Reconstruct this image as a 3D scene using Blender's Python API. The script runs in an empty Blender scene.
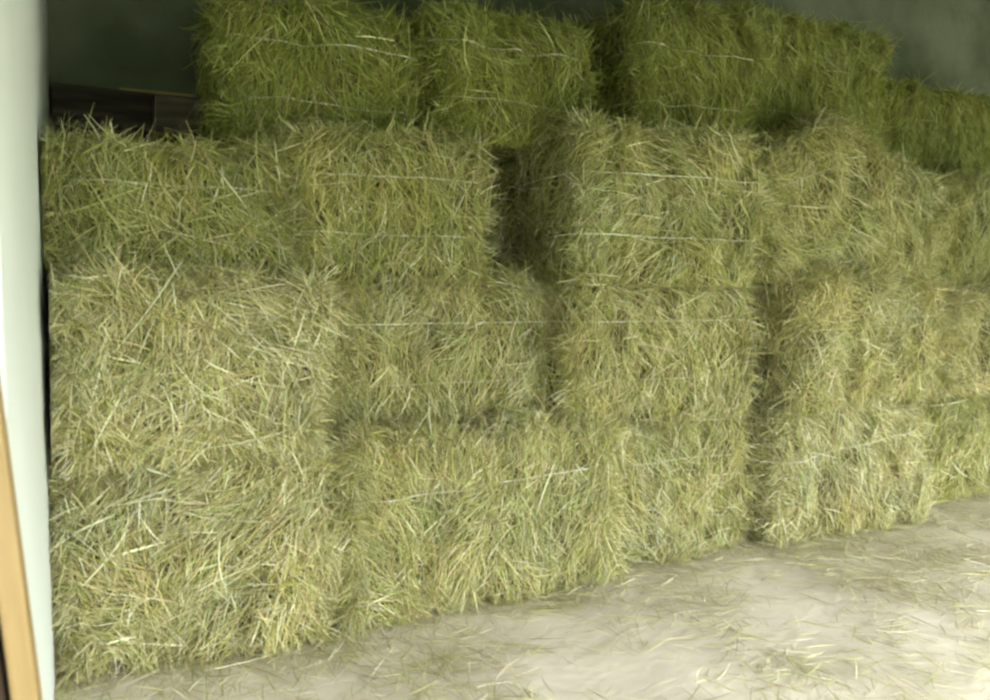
import bpy, math
import numpy as np
from mathutils import Vector, Euler

scene = bpy.context.scene
COL = scene.collection

# ------------------------------------------------------------------ camera
cam_d = bpy.data.cameras.new('camera')
cam_d.sensor_width = 36.0
cam_d.lens = 36.0 * 800.0 / 990.0
cam_d.clip_start = 0.02
cam = bpy.data.objects.new('camera', cam_d)
COL.objects.link(cam)
cam.location = (0.10, -2.30, 0.99)
cam.rotation_euler = (math.radians(90 - 3.6), 0, math.radians(-27))
scene.camera = cam
cam_d.dof.use_dof = True
cam_d.dof.focus_distance = 2.9
cam_d.dof.aperture_fstop = 3.2

# ------------------------------------------------------------------ world: overcast daylight
world = bpy.data.worlds.new('overcast_sky')
scene.world = world
world.use_nodes = True
wn = world.node_tree
wn.nodes.clear()
w_out = wn.nodes.new('ShaderNodeOutputWorld')
w_bg = wn.nodes.new('ShaderNodeBackground')
w_geo = wn.nodes.new('ShaderNodeTexCoord')
w_sep = wn.nodes.new('ShaderNodeSeparateXYZ')
w_ramp = wn.nodes.new('ShaderNodeValToRGB')
w_ramp.color_ramp.elements[0].position = 0.0
w_ramp.color_ramp.elements[0].color = (0.30, 0.34, 0.27, 1)
w_ramp.color_ramp.elements[1].position = 0.35
w_ramp.color_ramp.elements[1].color = (0.95, 1.0, 0.97, 1)
wn.links.new(w_geo.outputs['Generated'], w_sep.inputs[0])
wn.links.new(w_sep.outputs['Z'], w_ramp.inputs[0])
wn.links.new(w_ramp.outputs[0], w_bg.inputs['Color'])
w_bg.inputs['Strength'].default_value = 9.0
wn.links.new(w_bg.outputs[0], w_out.inputs[0])

# soft veiled sun falling through the open front of the shed
sun_d = bpy.data.lights.new('veiled_sun', 'SUN')
sun_d.energy = 0.9
sun_d.angle = math.radians(25)
sun_d.color = (1.0, 0.98, 0.93)
sun = bpy.data.objects.new('veiled_sun', sun_d)
COL.objects.link(sun)
sun.rotation_euler = Vector((-0.62, 0.62, -0.48)).to_track_quat('-Z', 'Y').to_euler()

vs = scene.view_settings
scene.display_settings.display_device = 'sRGB'
vs.view_transform = 'Standard'
vs.look = 'None'
vs.gamma = 1.0
vs.use_curve_mapping = False
vs.exposure = 0.35
scene.cycles.max_bounces = 6
scene.cycles.diffuse_bounces = 4
scene.cycles.filter_width = 2.6

# ------------------------------------------------------------------ helpers
rng = np.random.default_rng(7)
_T = np.random.default_rng(99).random((32, 32, 32)).astype(np.float32)


def noise3(p):
    """smooth value noise, 0..1, p is (N,3)"""
    i = np.floor(p).astype(int)
    f = p - i
    f = f * f * (3 - 2 * f)
    out = 0
    for dx in (0, 1):
        for dy in (0, 1):
            for dz in (0, 1):
                w = ((f[:, 0] if dx else 1 - f[:, 0]) * (f[:, 1] if dy else 1 - f[:, 1]) *
                     (f[:, 2] if dz else 1 - f[:, 2]))
                out = out + w * _T[(i[:, 0] + dx) & 31, (i[:, 1] + dy) & 31, (i[:, 2] + dz) & 31]
    return out


def unit(v):
    return v / np.maximum(np.linalg.norm(v, axis=1, keepdims=True), 1e-9)


def mesh_from(name, verts, quads, mats, cols=None, midx=None, smooth=True):
    me = bpy.data.meshes.new(name)
    nv, nq = len(verts), len(quads)
    me.vertices.add(nv)
    me.vertices.foreach_set('co', np.ascontiguousarray(verts, dtype=np.float32).ravel())
    me.loops.add(nq * 4)
    me.loops.foreach_set('vertex_index', np.ascontiguousarray(quads, dtype=np.int32).ravel())
    me.polygons.add(nq)
    me.polygons.foreach_set('loop_start', np.arange(0, nq * 4, 4, dtype=np.int32))
    me.polygons.foreach_set('loop_total', np.full(nq, 4, dtype=np.int32))
    if midx is not None:
        me.polygons.foreach_set('material_index', np.ascontiguousarray(midx, dtype=np.int32))
    me.polygons.foreach_set('use_smooth', np.full(nq, smooth, dtype=bool))
    for m in mats:
        me.materials.append(m)
    if cols is not None:
        a = me.color_attributes.new('stem_colour', 'FLOAT_COLOR', 'POINT')
        c4 = np.ones((nv, 4), dtype=np.float32)
        c4[:, :3] = cols
        a.data.foreach_set('color', c4.ravel())
    me.update(calc_edges=True)
    return me


def link(name, me, parent=None, loc=(0, 0, 0), rot=(0, 0, 0)):
    o = bpy.data.objects.new(name, me)
    COL.objects.link(o)
    o.location = loc
    o.rotation_euler = rot
    if parent:
        o.parent = parent
    return o


def boxes_mesh(name, boxes, mat, bevel=0.0):
    import bmesh
    bm = bmesh.new()
    for (x0, x1, y0, y1, z0, z1) in boxes:
        vs_ = [bm.verts.new((x, y, z)) for x in (x0, x1) for y in (y0, y1) for z in (z0, z1)]
        for f in ((0, 1, 3, 2), (4, 6, 7, 5), (0, 4, 5, 1), (2, 3, 7, 6), (0, 2, 6, 4), (1, 5, 7, 3)):
            bm.faces.new([vs_[k] for k in f])
    bmesh.ops.recalc_face_normals(bm, faces=bm.faces)
    if bevel:
        bmesh.ops.bevel(bm, geom=list(bm.edges), offset=bevel, segments=2, affect='EDGES', profile=0.6)
    me = bpy.data.meshes.new(name)
    bm.to_mesh(me)
    bm.free()
    me.materials.append(mat)
    return me


def ribbons(root, d, nrm, length, width, bend, twist, segs=3, taper=0.35):
    """flat bent stems: root (N,3), d unit dir, nrm facing, returns verts, quads"""
    n = len(root)
    side = unit(np.cross(d, nrm))
    up = unit(np.cross(side, d))
    side = side * np.cos(twist)[:, None] + up * np.sin(twist)[:, None]
    V = np.empty((n, segs + 1, 2, 3), dtype=np.float32)
    for k in range(segs + 1):
        t = k / segs
        c = root + d * (length * t)[:, None] + bend * (length * t * t)[:, None]
        w = width * (1 - (1 - taper) * abs(2 * t - 1) ** 3) * 0.5
        V[:, k, 0] = c - side * w[:, None]
        V[:, k, 1] = c + side * w[:, None]
    b = (np.arange(n) * (segs + 1) * 2)[:, None]
    Q = []
    for k in range(segs):
        Q.append(np.stack([b[:, 0] + 2 * k, b[:, 0] + 2 * k + 1, b[:, 0] + 2 * k + 3, b[:, 0] + 2 * k + 2], 1))
    Q = np.stack(Q, 1).reshape(-1, 4)
    return V.reshape(-1, 3), Q


# ------------------------------------------------------------------ materials
def base_mat(name):
    m = bpy.data.materials.new(name)
    m.use_nodes = True
    nt = m.node_tree
    b = nt.nodes['Principled BSDF']
    return m, nt, b


def stem_material(name, rough=0.55, spec=0.35, transl=0.25):
    m, nt, b = base_mat(name)
    at = nt.nodes.new('ShaderNodeAttribute')
    at.attribute_name = 'stem_colour'
    b.inputs['Roughness'].default_value = rough
    b.inputs['Specular IOR Level'].default_value = spec
    nt.links.new(at.outputs['Color'], b.inputs['Base Color'])
    tr = nt.nodes.new('ShaderNodeBsdfTranslucent')
    mx = nt.nodes.new('ShaderNodeMixShader')
    mx.inputs[0].default_value = transl
    nt.links.new(at.outputs['Color'], tr.inputs['Color'])
    nt.links.new(b.outputs[0], mx.inputs[1])
    nt.links.new(tr.outputs[0], mx.inputs[2])
    nt.links.new(mx.outputs[0], nt.nodes['Material Output'].inputs[0])
    return m


def noise_material(name, c0, c1, scale, detail=6, rough=0.9, bump=0.3, bump_scale=60, stretch=(1, 1, 1), spec=0.2,
                   lo=0.35, hi=0.65, dist=0.02):
    m, nt, b = base_mat(name)
    tc = nt.nodes.new('ShaderNodeTexCoord')
    mp = nt.nodes.new('ShaderNodeMapping')
    mp.inputs['Scale'].default_value = stretch
    nt.links.new(tc.outputs['Object'], mp.inputs[0])
    n1 = nt.nodes.new('ShaderNodeTexNoise')
    n1.inputs['Scale'].default_value = scale
    n1.inputs['Detail'].default_value = detail
    nt.links.new(mp.outputs[0], n1.inputs['Vector'])
    r = nt.nodes.new('ShaderNodeValToRGB')
    r.color_ramp.elements[0].position = lo
    r.color_ramp.elements[1].position = hi
    r.color_ramp.elements[0].color = (*c0, 1)
    r.color_ramp.elements[1].color = (*c1, 1)
    nt.links.new(n1.outputs['Fac'], r.inputs[0])
    nt.links.new(r.outputs[0], b.inputs['Base Color'])
    n2 = nt.nodes.new('ShaderNodeTexNoise')
    n2.inputs['Scale'].default_value = bump_scale
    n2.inputs['Detail'].default_value = 5
    nt.links.new(mp.outputs[0], n2.inputs['Vector'])
    bp = nt.nodes.new('ShaderNodeBump')
    bp.inputs['Strength'].default_value = bump
    bp.inputs['Distance'].default_value = dist
    nt.links.new(n2.outputs['Fac'], bp.inputs['Height'])
    nt.links.new(bp.outputs[0], b.inputs['Normal'])
    b.inputs['Roughness'].default_value = rough
    b.inputs['Specular IOR Level'].default_value = spec
    return m


M_STEM = stem_material('hay_stems')
M_STALK = stem_material('pale_straw_stalks', 0.45, 0.4, 0.15)
M_CORE = noise_material('pressed_hay_shade', (0.07, 0.062, 0.025), (0.18, 0.165, 0.07), 45, bump=0.8, bump_scale=90,  # core coloured darker than the stems to deepen shade in the crevices
                        stretch=(1, 1, 0.25))
M_TWINE = noise_material('baling_twine', (0.52, 0.52, 0.40), (0.72, 0.72, 0.60), 200, rough=0.6, bump=0.2)
M_FLOOR = noise_material('dusty_concrete', (0.52, 0.465, 0.375), (0.72, 0.66, 0.56), 3.2, detail=10, rough=0.95,
                         bump=0.25, bump_scale=25, lo=0.3, hi=0.72)
M_YARD = noise_material('yard_gravel', (0.10, 0.13, 0.06), (0.20, 0.22, 0.12), 6, rough=0.95)
M_WALL = noise_material('white_painted_panel', (0.76, 0.81, 0.79), (0.84, 0.88, 0.87), 1.2, detail=3, rough=0.6,
                        bump=0.05, bump_scale=12)
M_BLOCK = noise_material('grey_green_blockwork', (0.10, 0.12, 0.075), (0.17, 0.19, 0.135), 3, rough=0.95, bump=0.4,
                         bump_scale=30)
M_CEIL = noise_material('weathered_roof_boards', (0.05, 0.05, 0.04), (0.09, 0.085, 0.065), 2, rough=0.9,
                        stretch=(1, 8, 1))
M_DARK = noise_material('dark_aged_timber', (0.035, 0.03, 0.028), (0.09, 0.07, 0.06), 5, rough=0.85,
                        stretch=(0.6, 6, 6))
M_PALE = noise_material('dusty_timber', (0.10, 0.085, 0.07), (0.19, 0.16, 0.13), 6, rough=0.9, stretch=(1, 6, 6))
M_LATH = noise_material('yellowed_lath', (0.30, 0.24, 0.09), (0.42, 0.35, 0.15), 8, rough=0.8, stretch=(1, 8, 8))
M_PINE = noise_material('new_pine', (0.31, 0.21, 0.085), (0.41, 0.29, 0.14), 4, rough=0.55, bump=0.1,
                        stretch=(8, 8, 0.6), spec=0.35)
M_BROWN = noise_material('brown_plank', (0.03, 0.018, 0.011), (0.06, 0.038, 0.024), 5, rough=0.8,
                         stretch=(8, 8, 0.5))


# ------------------------------------------------------------------ the setting
def struct(name, boxes, mat, bevel=0.0):
    o = link(name, boxes_mesh(name, boxes, mat, bevel))
    o['kind'] = 'structure'
    return o


struct('floor', [(-1.0, 8.0, -4.2, 1.25, -0.12, 0.0)], M_FLOOR)
struct('ground', [(-16, 22, -30, 12, -0.30, -0.125)], M_YARD)
struct('wall_left', [(-0.10, 0.0, -1.06, 1.15, 0.0, 3.3)], M_WALL)
bw = [(-0.10, 8.0, 1.15, 1.30, 0.0, 3.3)]
struct('wall_back', bw, M_BLOCK)
struct('wall_right', [(7.9, 8.0, -1.4, 1.15, 0.0, 3.3)], M_BLOCK)
struct('ceiling', [(-1.0, 8.0, -2.7, 1.30, 3.3, 3.4)], M_CEIL)
struct('shade_lintel_1', [(-1.0, 8.0, -2.7, -2.58, 1.67, 3.3)], M_CEIL)  # unseen lintel over the opening, set low to shade the upper rows
struct('shade_wall_front', [(-1.0, -0.35, -2.7, -2.58, 0.0, 1.67)], M_BROWN)  # unseen wall added to cut daylight from the left
struct('shade_wall_side', [(-1.0, -0.9, -2.58, -1.06, 0.0, 3.3), (-0.9, -0.101, -1.16, -1.06, 0.0, 3.3)], M_BROWN)  # unseen, added to close the left opening and darken left-facing bale ends

# ------------------------------------------------------------------ hay bales
PAL = np.array([[0.335, 0.355, 0.088],  # olive green leaf
                [0.50, 0.52, 0.21],    # light green leaf
                [0.63, 0.555, 0.28],   # straw
                [0.86, 0.81, 0.56],    # pale straw
                [0.34, 0.25, 0.13]])   # brown seed head


def pick_colours(n, w, r):
    w = np.array(w, float)
    w /= w.sum()
    k = r.choice(5, n, p=w)
    c = PAL[k] * (0.58 + 0.66 * r.random((n, 1)))
    c += (r.random((n, 3)) - 0.5) * 0.03
 
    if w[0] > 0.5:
        c *= np.array([0.84, 0.92, 0.70])     # greener hay, also darkened to imitate the shade up top
    return np.clip(c, 0.01, 0.9)


class Bale:
    def __init__(s, L, W, H, seed, bands, rnd=0.07, prof=None):
        s.prof = prof
        s.h = np.array([L / 2, W / 2, H / 2])
        s.seed = seed
        s.r = rnd
        s.bands = bands          # twine positions as fractions of the height or depth
        s.k = np.random.default_rng(seed)
        s.off = s.k.random(3) * 30
        s.nfl = max(4, int(round(L / 0.1)))
        s.ph = s.k.random() * 6

    def surf(s, p, extra=0.0):
        """box surface point -> rounded, lumpy surface point and normal; origin at the base centre"""
        lim = s.h - s.r
        q = np.clip(p, -lim, lim)
        n = unit(p - q)
        P = q + n * s.r
        d = (noise3(P * 4.2 + s.off) - 0.5) * 0.060 + (noise3(P * 13 + s.off) - 0.5) * 0.085 \
            + (noise3(P * 34 + s.off) - 0.5) * 0.026
        fl = np.abs(np.sin(P[:, 0] / (2 * s.h[0]) * s.nfl * math.pi + s.ph + noise3(P * 5 + 9) * 2.0))
        endface = np.abs(n[:, 0]) > 0.7
        d = d - np.where(endface, 0.0, 0.016 * (1 - fl) ** 2)
        # hay squeezed in where the twine runs around
        for b in s.bands:
            zz = -s.h[2] + 2 * s.h[2] * b
            d = d - 0.011 * np.exp(-((P[:, 2] - zz) / 0.022) ** 2) * (np.abs(n[:, 2]) < 0.7)
        P = P + n * (d + extra)[:, None] if not np.isscalar(d + extra) else P
        P[:, 2] += s.h[2]
        if s.prof:
            P[:, 2] += np.clip(P[:, 2] / (2 * s.h[2]), 0, 1.2) * np.interp(P[:, 0] / s.h[0], *zip(*s.prof))
        return P, n

    def face_points(s, ax, sg, n, grid=None):
        o = [i for i in range(3) if i != ax]
        p = np.empty((n, 3)) if grid is None else np.empty((grid[0] * grid[1], 3))
        if grid is None:
            p[:, o[0]] = (s.k.random(n) * 2 - 1) * s.h[o[0]]
            p[:, o[1]] = (s.k.random(n) * 2 - 1) * s.h[o[1]]
        else:
            u, v = np.meshgrid(np.linspace(-1, 1, grid[0]), np.linspace(-1, 1, grid[1]), indexing='ij')
            p[:, o[0]] = u.ravel() * s.h[o[0]]
            p[:, o[1]] = v.ravel() * s.h[o[1]]
        p[:, ax] = sg * s.h[ax]
        return p

    def body(s, dens, weights, rough_amt=1.0):
        VV, QQ, CC, MI = [], [], [], []
        base = 0
        for ax in range(3):
            for sg in (-1, 1):
                o = [i for i in range(3) if i != ax]
                g = tuple(int(max(6, 2 * s.h[i] / 0.022)) for i in o)
                P, n = s.surf(s.face_points(ax, sg, 0, g), -0.014)
                idx = np.arange(g[0] * g[1]).reshape(g)
                q = np.stack([idx[:-1, :-1], idx[1:, :-1], idx[1:, 1:], idx[:-1, 1:]], -1).reshape(-1, 4)
                flip = (sg > 0) == (ax == 1)
                if flip:
                    q = q[:, ::-1]
                VV.append(P); QQ.append(q + base); CC.append(np.full((len(P), 3), 0.2))
                MI.append(np.zeros(len(q), int)); base += len(P)
                # ---- stems lying on this face
                area = 4 * s.h[o[0]] * s.h[o[1]]
                m = int(area * dens.get((ax, sg), 2000))
                if m < 10:
                    continue
                P, n = s.surf(s.face_points(ax, sg, m), 0.0)
                e1 = np.zeros((m, 3)); e2 = np.zeros((m, 3))
                e1[:, 2 if ax != 2 else 1] = 1          # along the grain
                e2 = unit(np.cross(e1, n))
                e1 = unit(np.cross(n, e2))
                fld = noise3(P * 4.5 + s.off + 3) - 0.5 + 0.6 * (noise3(P * 17 + s.off + 5) - 0.5)
                spread = 0.50 if ax == 1 else (0.7 if ax == 2 else 0.95)
                ang = fld * 2.5 + s.k.normal(0, spread, m)
                d = e1 * np.cos(ang)[:, None] + e2 * np.sin(ang)[:, None]
                lift = s.k.normal(0, 0.20, m) * rough_amt
                d = unit(d + n * lift[:, None])
                ln = s.k.uniform(0.04, 0.16, m) * (0.6 + 0.8 * s.k.random(m))
                wd = s.k.uniform(0.0011, 0.0036, m)
                out = s.k.uniform(-0.016, 0.014, m) + s.k.exponential(0.003, m)
                bend = (n * s.k.normal(-0.10, 0.16, m)[:, None] + e2 * s.k.normal(0, 0.24, m)[:, None])
                root = P + n * out[:, None] - d * (ln * 0.5)[:, None]
                v, qd = ribbons(root, d, n, ln, wd, bend, s.k.normal(0, 0.7, m))
                c = pick_colours(m, weights, s.k)
                patch = noise3(P * 7 + s.off + 11)[:, None]      # damp green and dry yellow flakes
                c = c * (1 + (patch - 0.5) * np.array([0.22, 0.12, -0.1]))
                VV.append(v); QQ.append(qd + base); CC.append(np.repeat(c, 8, axis=0))
                MI.append(np.ones(len(qd), int)); base += len(v)
        VV = np.concatenate(VV); VV[:, 2] = np.maximum(VV[:, 2], s.zmin); VV[:, 0] = np.maximum(VV[:, 0], s.xmin + 0.015 * np.abs(VV[:, 1]))
        return mesh_from('hay_body', VV, np.concatenate(QQ), [M_CORE, M_STEM],
                         np.concatenate(CC), np.concatenate(MI))

    def wisps(s, faces, n_edge, n_big, weights, big_len=(0.08, 0.2), big_w=(0.002, 0.0042), tufts=1.0):
        """loose ends that stick out of the edges and long pale stalks lying over the faces"""
        VV, QQ, CC = [], [], []
        base = 0
        for (ax, sg) in faces:
            o = [i for i in range(3) if i != ax]
            for mode, m in (('edge', n_edge), ('big', n_big), ('tuft', int(n_edge * 0.05 * tufts) * 16)):
                if m < 1:
                    continue
                p = s.face_points(ax, sg, m)
                if mode == 'edge':
                    k = s.k.random(m) < 0.62
                    a, b = o
                    # pull to the rims (mostly the upper and side ones)
                    for i, sel in ((a, k), (b, ~k)):
                        t = np.sign(s.k.random(m) - (0.5 if i != 2 else 0.42)) * (1 - s.k.exponential(0.07, m))
                        p[sel, i] = (t * s.h[i])[sel]
                p = np.clip(p, -s.h, s.h)
                P, n = s.surf(p, 0.0)
                if mode == 'tuft':
                    p = np.repeat(p[::16], 16, axis=0)
                    P, n = s.surf(p, 0.0)
                rim = unit(p / s.h * (np.abs(p / s.h) > 0.8) + 1e-6)
                if mode == 'edge':
                    clump = np.stack([noise3(P * 14 + q0) - 0.5 for q0 in (2, 12, 22)], 1) * 2.2
                    d = unit(n * 0.45 + rim * 0.45 + clump + s.k.normal(0, 0.38, (m, 3)) + np.array([0, 0, 0.12]))
                    ln = s.k.uniform(0.03, 0.11, m)
                    wd = s.k.uniform(0.0012, 0.003, m)
                    bend = np.zeros((m, 3)); bend[:, 2] = -s.k.uniform(0, 0.55, m)
                    bend += s.k.normal(0, 0.15, (m, 3))
                    root = P - n * 0.012
                    w = np.array(weights) * [0.8, 1, 1.1, 1.5, 0.4]
                elif mode == 'tuft':
                    t = np.repeat(s.k.normal(0, 1, (m // 16, 3)), 16, axis=0)
                    t[:, 2] = -np.abs(t[:, 2]) * 1.2
                    t -= n * (t * n).sum(1, keepdims=True)
                    d = unit(unit(t) * 0.9 + n * 0.42 + s.k.normal(0, 0.20, (m, 3)))
                    ln = s.k.uniform(0.06, 0.13, m)
                    wd = s.k.uniform(0.0014, 0.0034, m)
                    bend = -n * 0.38 + s.k.normal(0, 0.12, (m, 3)); bend[:, 2] -= 0.2
                    root = P - n * 0.012 + s.k.normal(0, 0.012, (m, 3)) - d * (ln * 0.3)[:, None]
                    w = np.array(weights) * [0.9, 1, 1.2, 1.3, 0.5]
                else:
                    t = s.k.normal(0, 1, (m, 3))
                    t -= n * (t * n).sum(1, keepdims=True)
                    d = unit(unit(t) + n * s.k.normal(0.06, 0.12, m)[:, None])
                    ln = s.k.uniform(*big_len, m)
                    wd = s.k.uniform(*big_w, m)
                    bend = s.k.normal(0, 0.12, (m, 3)) - n * 0.08
                    root = P + n * 0.010 - d * (ln * 0.5)[:, None]
                    w = np.array([0.3, 0.8, 1.6, 2.6, 0.1])
                v, qd = ribbons(root, d, n, ln, wd, bend, s.k.normal(0, 0.5, m))
                VV.append(v); QQ.append(qd + base)
                CC.append(np.repeat(pick_colours(m, w, s.k), 8, axis=0)); base += len(v)
        VV = np.concatenate(VV); VV[:, 2] = np.maximum(VV[:, 2], s.zmin); VV[:, 0] = np.maximum(VV[:, 0], s.xmin + 0.015 * np.abs(VV[:, 1]))
        return mesh_from('loose_stalks', VV, np.concatenate(QQ), [M_STALK], np.concatenate(CC))

    def twine(s, b, out, slope=0.0):
        """a closed loop of twine running lengthwise around the bale"""
        zz = -s.h[2] + 2 * s.h[2] * b
        hx, hy = s.h[0], s.h[1]
        pts = []
        N = 60
        for i in range(N): pts.append((-hx + 2 * hx * i / N, -hy, zz))
        for i in range(24): pts.append((hx, -hy + 2 * hy * i / 24, zz))
        for i in range(N): pts.append((hx - 2 * hx * i / N, hy, zz))
        for i in range(24): pts.append((-hx, hy - 2 * hy * i / 24, zz))
        p = np.array(pts)
        p[:, 2] += slope * p[:, 0]
        P, n = s.surf(p.copy(), 0.0)
        n[:, 2] = 0; n = unit(n)
        # pulled straight: smooth the path, then take the level the twine runs at
        R = P.copy()
        for _ in range(10):
            R = (np.roll(R, 1, 0) + 2 * R + np.roll(R, -1, 0)) / 4
        d = ((P - R) * n).sum(1)
        R = R + n * (out + np.maximum(d, 0) * 0.3)[:, None]
        R[:, 2] = P[:, 2]
        T = unit(np.roll(R, -1, 0) - np.roll(R, 1, 0))
        U = np.tile([0, 0, 1.0], (len(R), 1)); S = unit(np.cross(T, U)); U = np.cross(S, T)
        m = len(R); K = 6; rad = 0.0026
        V = np.stack([R + (S * math.cos(2 * math.pi * j / K) + U * math.sin(2 * math.pi * j / K)) * rad
                      for j in range(K)], 1)
        idx = np.arange(m * K).reshape(m, K)
        nx = np.roll(idx, -1, 0)
        Q = np.stack([idx, np.roll(idx, -1, 1), np.roll(nx, -1, 1), nx], -1).reshape(-1, 4)
        return mesh_from('baling_twine', V.reshape(-1, 3), Q, [M_TWINE])


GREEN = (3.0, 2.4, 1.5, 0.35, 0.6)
SHADE_GREEN = (4.6, 1.8, 0.8, 0.12, 1.1)  # green hay with little pale straw, so the top bales read as shaded
LEAFY = (3.2, 2.6, 1.3, 0.45, 0.4)
MIXED = (1.8, 2.0, 2.2, 0.8, 0.7)
STRAW = (1.2, 1.6, 2.6, 1.4, 0.7)


def hay_bale(label, x0, x1, y0, z0, z1, seed, depth=0.46, rot=(0, 0, 0), weights=MIXED, dens=1.0,
             group='hay bales in the stack', across=False, edge=420, big=60, out=(0.004, 0.004), slope=(0, 0),
             big_len=(0.08, 0.2), big_w=(0.002, 0.0042), rough=1.0, rnd=0.07, prof=None, tufts=1.0, wall=False):
    """x0..x1 wide as seen from the front, y0 the front face, z0..z1 its bottom and top"""
    L, H = x1 - x0, z1 - z0
    if across:                          # lies with its end towards the doorway
        b = Bale(depth, L, H, seed, (0.30, 0.70), rnd, prof)
        front, left, right = (0, -1), (1, 1), (1, -1)
        rz = math.radians(90)
    else:
        b = Bale(L, depth, H, seed, (0.30, 0.70), rnd, prof)
        front, left, right = (1, -1), (0, -1), (0, 1)
        rz = 0.0
    root = bpy.data.objects.new('hay_bale', None)
    root.empty_display_size = 0.1
    COL.objects.link(root)
    root.location = ((x0 + x1) / 2, y0 + depth / 2, z0)
    root.rotation_euler = (math.radians(rot[0]), math.radians(rot[1]), rz + math.radians(rot[2]))
    root['label'] = label
    root['category'] = 'hay bale'
    root['group'] = group
    D = {front: 15500 * dens, left: 15000 * dens, (2, 1): 15000 * dens, right: 9000 * dens, (2, -1): 800}
    back = (1, 1) if not across else (0, 1)
    D[back] = 1500
    b.zmin = 0.002 if z0 == 0 else -0.016
    b.xmin = 0.006 - (x0 + x1) / 2 if wall else -9
    link('hay_body', b.body(D, weights, rough), root)
    o = link('loose_stalks', b.wisps([front, left, (2, 1), right], edge, big, weights, big_len, big_w, tufts), root)
    o['kind'] = 'stuff'
    o['label'] = 'loose stalks sticking out of the bale'
    for k, bb in enumerate(b.bands):
        link('baling_twine', b.twine(bb, out[k], slope[k]), root)
    return root


# bottom row, left to right
hay_bale('hay bale on the floor in the bottom left corner, flat pale stalks across its face',
         0.035, 0.71, -0.07, 0.0, 0.56, 11, weights=STRAW, rot=(0, 0, -3), big=190, big_len=(0.05, 0.15),
         big_w=(0.003, 0.006), out=(-0.012, -0.012), edge=700, rough=1.5, wall=True)
hay_bale('wide hay bale on the floor, second from the white wall, ragged ridges along its top',
         0.75, 1.72, -0.06, 0.0, 0.58, 12, weights=MIXED, rot=(0, 0, 2), out=(-0.012, 0.012), slope=(0, 0.04),
         edge=1500, rough=1.6, tufts=2.2)
hay_bale('hay bale on the floor, third from the white wall, left of the dark gap',
         1.74, 2.40, 0.02, 0.0, 0.56, 13, weights=MIXED, rot=(0, 0, -1), out=(-0.012, 0.002), edge=700)
hay_bale('hay bale on the floor right of the dark gap, one pale string on its face',
         2.50, 3.38, -0.05, 0.0, 0.55, 14, weights=STRAW, rot=(0, 0, 1), out=(-0.012, 0.012), slope=(0, 0.08),
         edge=900)
hay_bale('shaded hay bale on the floor at the far right end of the bottom row',
         3.40, 4.40, 0.10, 0.0, 0.56, 15, weights=GREEN, dens=0.8, edge=350, out=(-0.01, -0.01))

# second row
hay_bale('hay bale with long yellow stalks, second up from the floor beside the white wall',
         0.035, 0.68, -0.13, 0.57, 1.04, 21, weights=STRAW, rot=(0, 1, 1), big=300, big_len=(0.10, 0.24),
         big_w=(0.0025, 0.005), out=(-0.012, -0.012), edge=900, rough=1.5, wall=True, tufts=1.5)
hay_bale('second-row hay bale with one pale string, directly right of the bale with long yellow stalks',
         0.74, 1.53, 0.09, 0.57, 1.06, 22, weights=MIXED, rot=(0, 0, 1), out=(-0.004, 0.014), edge=900, big=90)
hay_bale('hay bale second up in the third stack, under the bright bale that juts out',
         1.57, 2.375, -0.02, 0.55, 1.07, 23, weights=MIXED, rot=(0, 0, -1), out=(0.002, 0.011), edge=700, big=90)
hay_bale('hay bale laid end-on in the second row, right of the long dark gap',
         2.52, 3.03, -0.10, 0.55, 1.09, 24, depth=0.8, across=True, weights=MIXED, rot=(0, 0, 2),
         out=(-0.01, -0.01), edge=600)
hay_bale('end-on hay bale in the second row with another end-on bale at its left',
         3.04, 3.54, -0.03, 0.55, 1.08, 25, depth=0.8, across=True, weights=MIXED, rot=(0, 0, -2),
         out=(-0.01, -0.01), edge=600)
hay_bale('ragged hay bale cut by the right edge of the photo, in the second row',
         3.57, 4.45, -0.02, 0.55, 1.00, 26, weights=STRAW, rot=(0, 2, 3), edge=1200, rough=1.6, out=(-0.01, -0.01))

# third row
hay_bale('green hay bale in the third row touching the white wall, timber beam behind it',
         0.03, 0.62, 0.04, 1.04, 1.41, 31, weights=LEAFY, rot=(0, 0, -1), out=(-0.012, 0.004), edge=450, wall=True)
hay_bale('green hay bale with two strings in the third row, left of the deep dark recess',
         0.64, 1.25, 0.02, 1.06, 1.49, 32, weights=LEAFY, rot=(0, 0, 1), out=(0.012, 0.012), edge=600, big=30)
hay_bale('bright hay bale with two white strings, jutting out right of the deep dark recess',
         1.56, 2.31, -0.09, 1.05, 1.57, 33, weights=(2.8, 3.0, 1.6, 1.0, 0.3), rnd=0.045, rot=(0, 0, -1), out=(0.021, 0.021),
         edge=700, big=40)
hay_bale('shaggy third-row hay bale with a peaked top that slopes down to the right',
         2.42, 3.48, -0.02, 1.07, 1.60, 34, weights=(2.3, 2.6, 1.8, 1.0, 0.4), rot=(0, 0, 1), out=(-0.01, 0.006), edge=1100, rough=1.5,
         big=90, prof=[(-1, -0.05), (-0.15, 0.15), (0.3, 0.0), (1, -0.08)])
hay_bale('partly shaded hay bale at the right edge of the photo, in the third row',
         3.74, 4.50, 0.24, 1.02, 1.60, 35, weights=LEAFY, rot=(0, 0, 4), edge=900, out=(-0.01, -0.01),
         prof=[(-1, -0.22), (-0.5, 0.0), (1, 0.05)])

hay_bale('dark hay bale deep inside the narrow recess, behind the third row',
         0.95, 1.85, 0.52, 1.06, 1.52, 36, depth=0.44, weights=MIXED, dens=0.6, edge=200, big=20)

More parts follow.
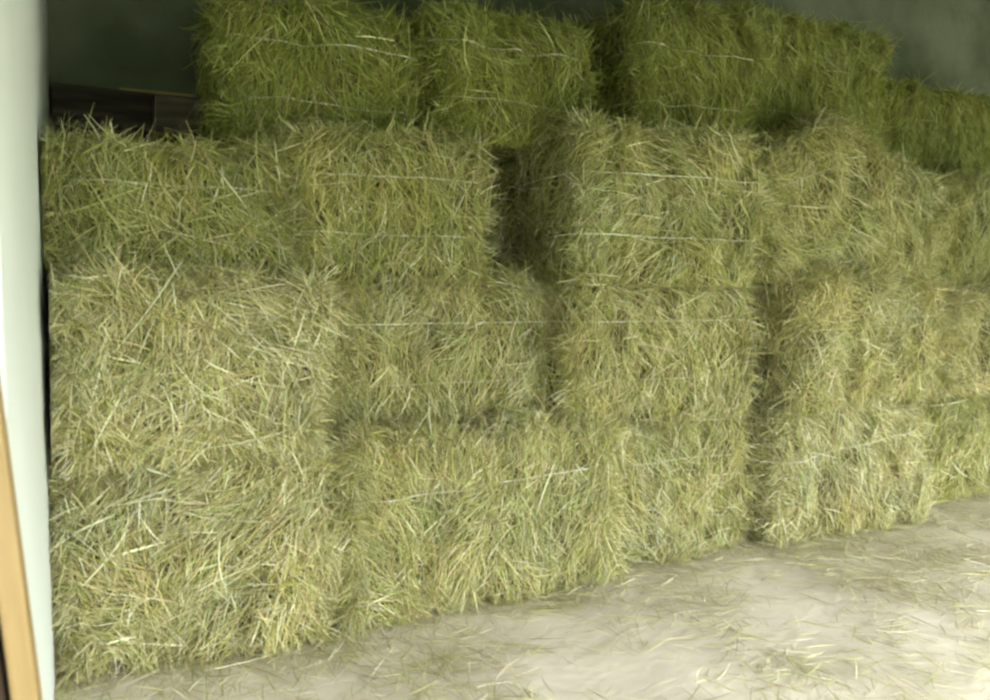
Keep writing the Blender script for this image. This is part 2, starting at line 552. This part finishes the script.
# top row, set back
hay_bale('shade-darkened green hay bale at the left end of the top row',
         0.49, 1.065, 0.20, 1.47, 1.90, 41, depth=0.5, weights=SHADE_GREEN, dens=1.15, big=18, out=(0.008, 0.010))
hay_bale('shade-darkened green hay bale in the top row, second from its left end',
         1.16, 1.74, 0.17, 1.53, 1.98, 42, depth=0.5, weights=SHADE_GREEN, dens=1.15, big=18, out=(0.010, 0.010))
hay_bale('shade-darkened green hay bale in the top row, directly right of its deep shadowed notch',
         1.95, 2.53, 0.15, 1.58, 2.10, 43, depth=0.5, weights=SHADE_GREEN, dens=1.15, big=18, rot=(0, 0, 1), out=(0.010, 0.010))
hay_bale('shade-darkened green hay bale at the right end of the top row, above the peaked bale',
         2.55, 3.47, 0.26, 1.62, 2.22, 44, depth=0.5, weights=SHADE_GREEN, dens=1.15, big=18, out=(0.0, -0.01))
hay_bale('shade-darkened hay bale set back in the upper right corner, pale wisps along its top',
         3.62, 5.20, 0.58, 1.60, 2.14, 45, depth=0.5, weights=SHADE_GREEN, dens=1.15, big=18, edge=900, out=(-0.01, -0.01))


# ------------------------------------------------------------------ loose hay on the floor
def scatter(n, xr, yr, dens_fn, weights, seed, ln=(0.03, 0.14), wd=(0.0015, 0.0035), zr=(0.002, 0.020)):
    r = np.random.default_rng(seed)
    P = np.stack([r.uniform(*xr, n), r.uniform(*yr, n), np.zeros(n)], 1)
    P = P[r.random(n) < dens_fn(P)]
    m = len(P)
    a = noise3(P * 3.1 + 4) * 7 + r.normal(0, 0.8, m)
    d = unit(np.stack([np.cos(a), np.sin(a), r.normal(0, 0.03, m)], 1))
    L = r.uniform(*ln, m)
    P[:, 2] = r.uniform(*zr, m) + L * 0.02
    nrm = np.tile([0, 0, 1.0], (m, 1))
    bend = np.stack([r.normal(0, 0.18, m), r.normal(0, 0.18, m), np.abs(r.normal(0, 0.03, m))], 1)
    v, q = ribbons(P - d * (L * 0.5)[:, None] * [1, 1, 0], d, nrm, L, r.uniform(*wd, m), bend,
                   r.normal(0, 0.4, m))
    v[:, 2] = np.maximum(v[:, 2], 0.0012)
    c = pick_colours(m, weights, r) * 0.78 + np.array([0.58, 0.53, 0.42]) * 0.22      # dusty
    return mesh_from('loose_hay', v, q, [M_STALK], np.repeat(c, 8, axis=0))


def dens(P):
    n = noise3(P * 2.3 + 6) * 0.6 + noise3(P * 8 + 2) * 0.4
    near = np.exp(-np.maximum(-P[:, 1] - 0.05, 0) / 0.16)
    return np.clip((n - 0.36) * 1.9, 0.03, 1) * 0.8 + near * 0.55


o = link('loose_hay', scatter(90000, (-0.0, 6.0), (-2.2, 0.25), dens, (2.6, 2.4, 2.0, 2.6, 2.0), 3, wd=(0.0012, 0.0034)))
o['kind'] = 'stuff'
o['label'] = 'thin loose hay strewn over the pale floor in front of the bales'
o['category'] = 'loose hay'

# ------------------------------------------------------------------ odds and ends at the back and by the wall
def thing(name, boxes, mat, label, cat, loc=(0, 0, 0), rot=(0, 0, 0), bevel=0.003):
    o = link(name, boxes_mesh(name, boxes, mat, bevel), None, loc, rot)
    o['label'] = label
    o['category'] = cat
    return o


thing('timber_beam', [(0.01, 0.95, -0.06, 0.09, 0, 0.15)], M_DARK,
      'dark aged timber beam along the back wall, left above the third row of bales', 'beam', (0, 1.05, 1.61))
thing('timber_block', [(-0.10, 0.12, -0.05, 0.05, 0, 0.13)], M_PALE,
      'dusty brown block of wood in front of the dark beam, left of the top row', 'wood block', (0.44, 0.93, 1.60))
thing('wooden_lath', [(-0.13, 0.13, -0.012, 0.012, 0, 0.012)], M_LATH,
      'thin yellowed lath lying on top of the dark beam', 'lath', (0.36, 1.03, 1.765), (0, math.radians(-1), 0))

# pine stud leaning at the open end of the white wall
thing('wooden_stud', [(-0.030, 0.0, -0.03, 0.03, 0, 1.9)], M_PINE,
      'pale yellow pine stud leaning at the near end of the white wall', 'wooden stud',
      (0.066, -1.10, 0.0), (0, math.radians(-4.5), 0))
thing('brown_plank', [(-0.03, 0.0, -0.06, 0.06, 0, 1.2)], M_BROWN,
      'dark brown plank standing left of the pale pine stud', 'plank', (0.030, -1.10, 0.0),
      (0, math.radians(-4.5), 0))

# faint grey grading stamp down the face of the stud
stud = bpy.data.objects['wooden_stud']
link('grade_stamp', boxes_mesh('grade_stamp', [(-0.022, -0.014 if k % 3 else -0.009, -0.0306, -0.0298,
                                                0.30 + 0.009 * k, 0.305 + 0.009 * k) for k in range(9)], M_DARK), stud)
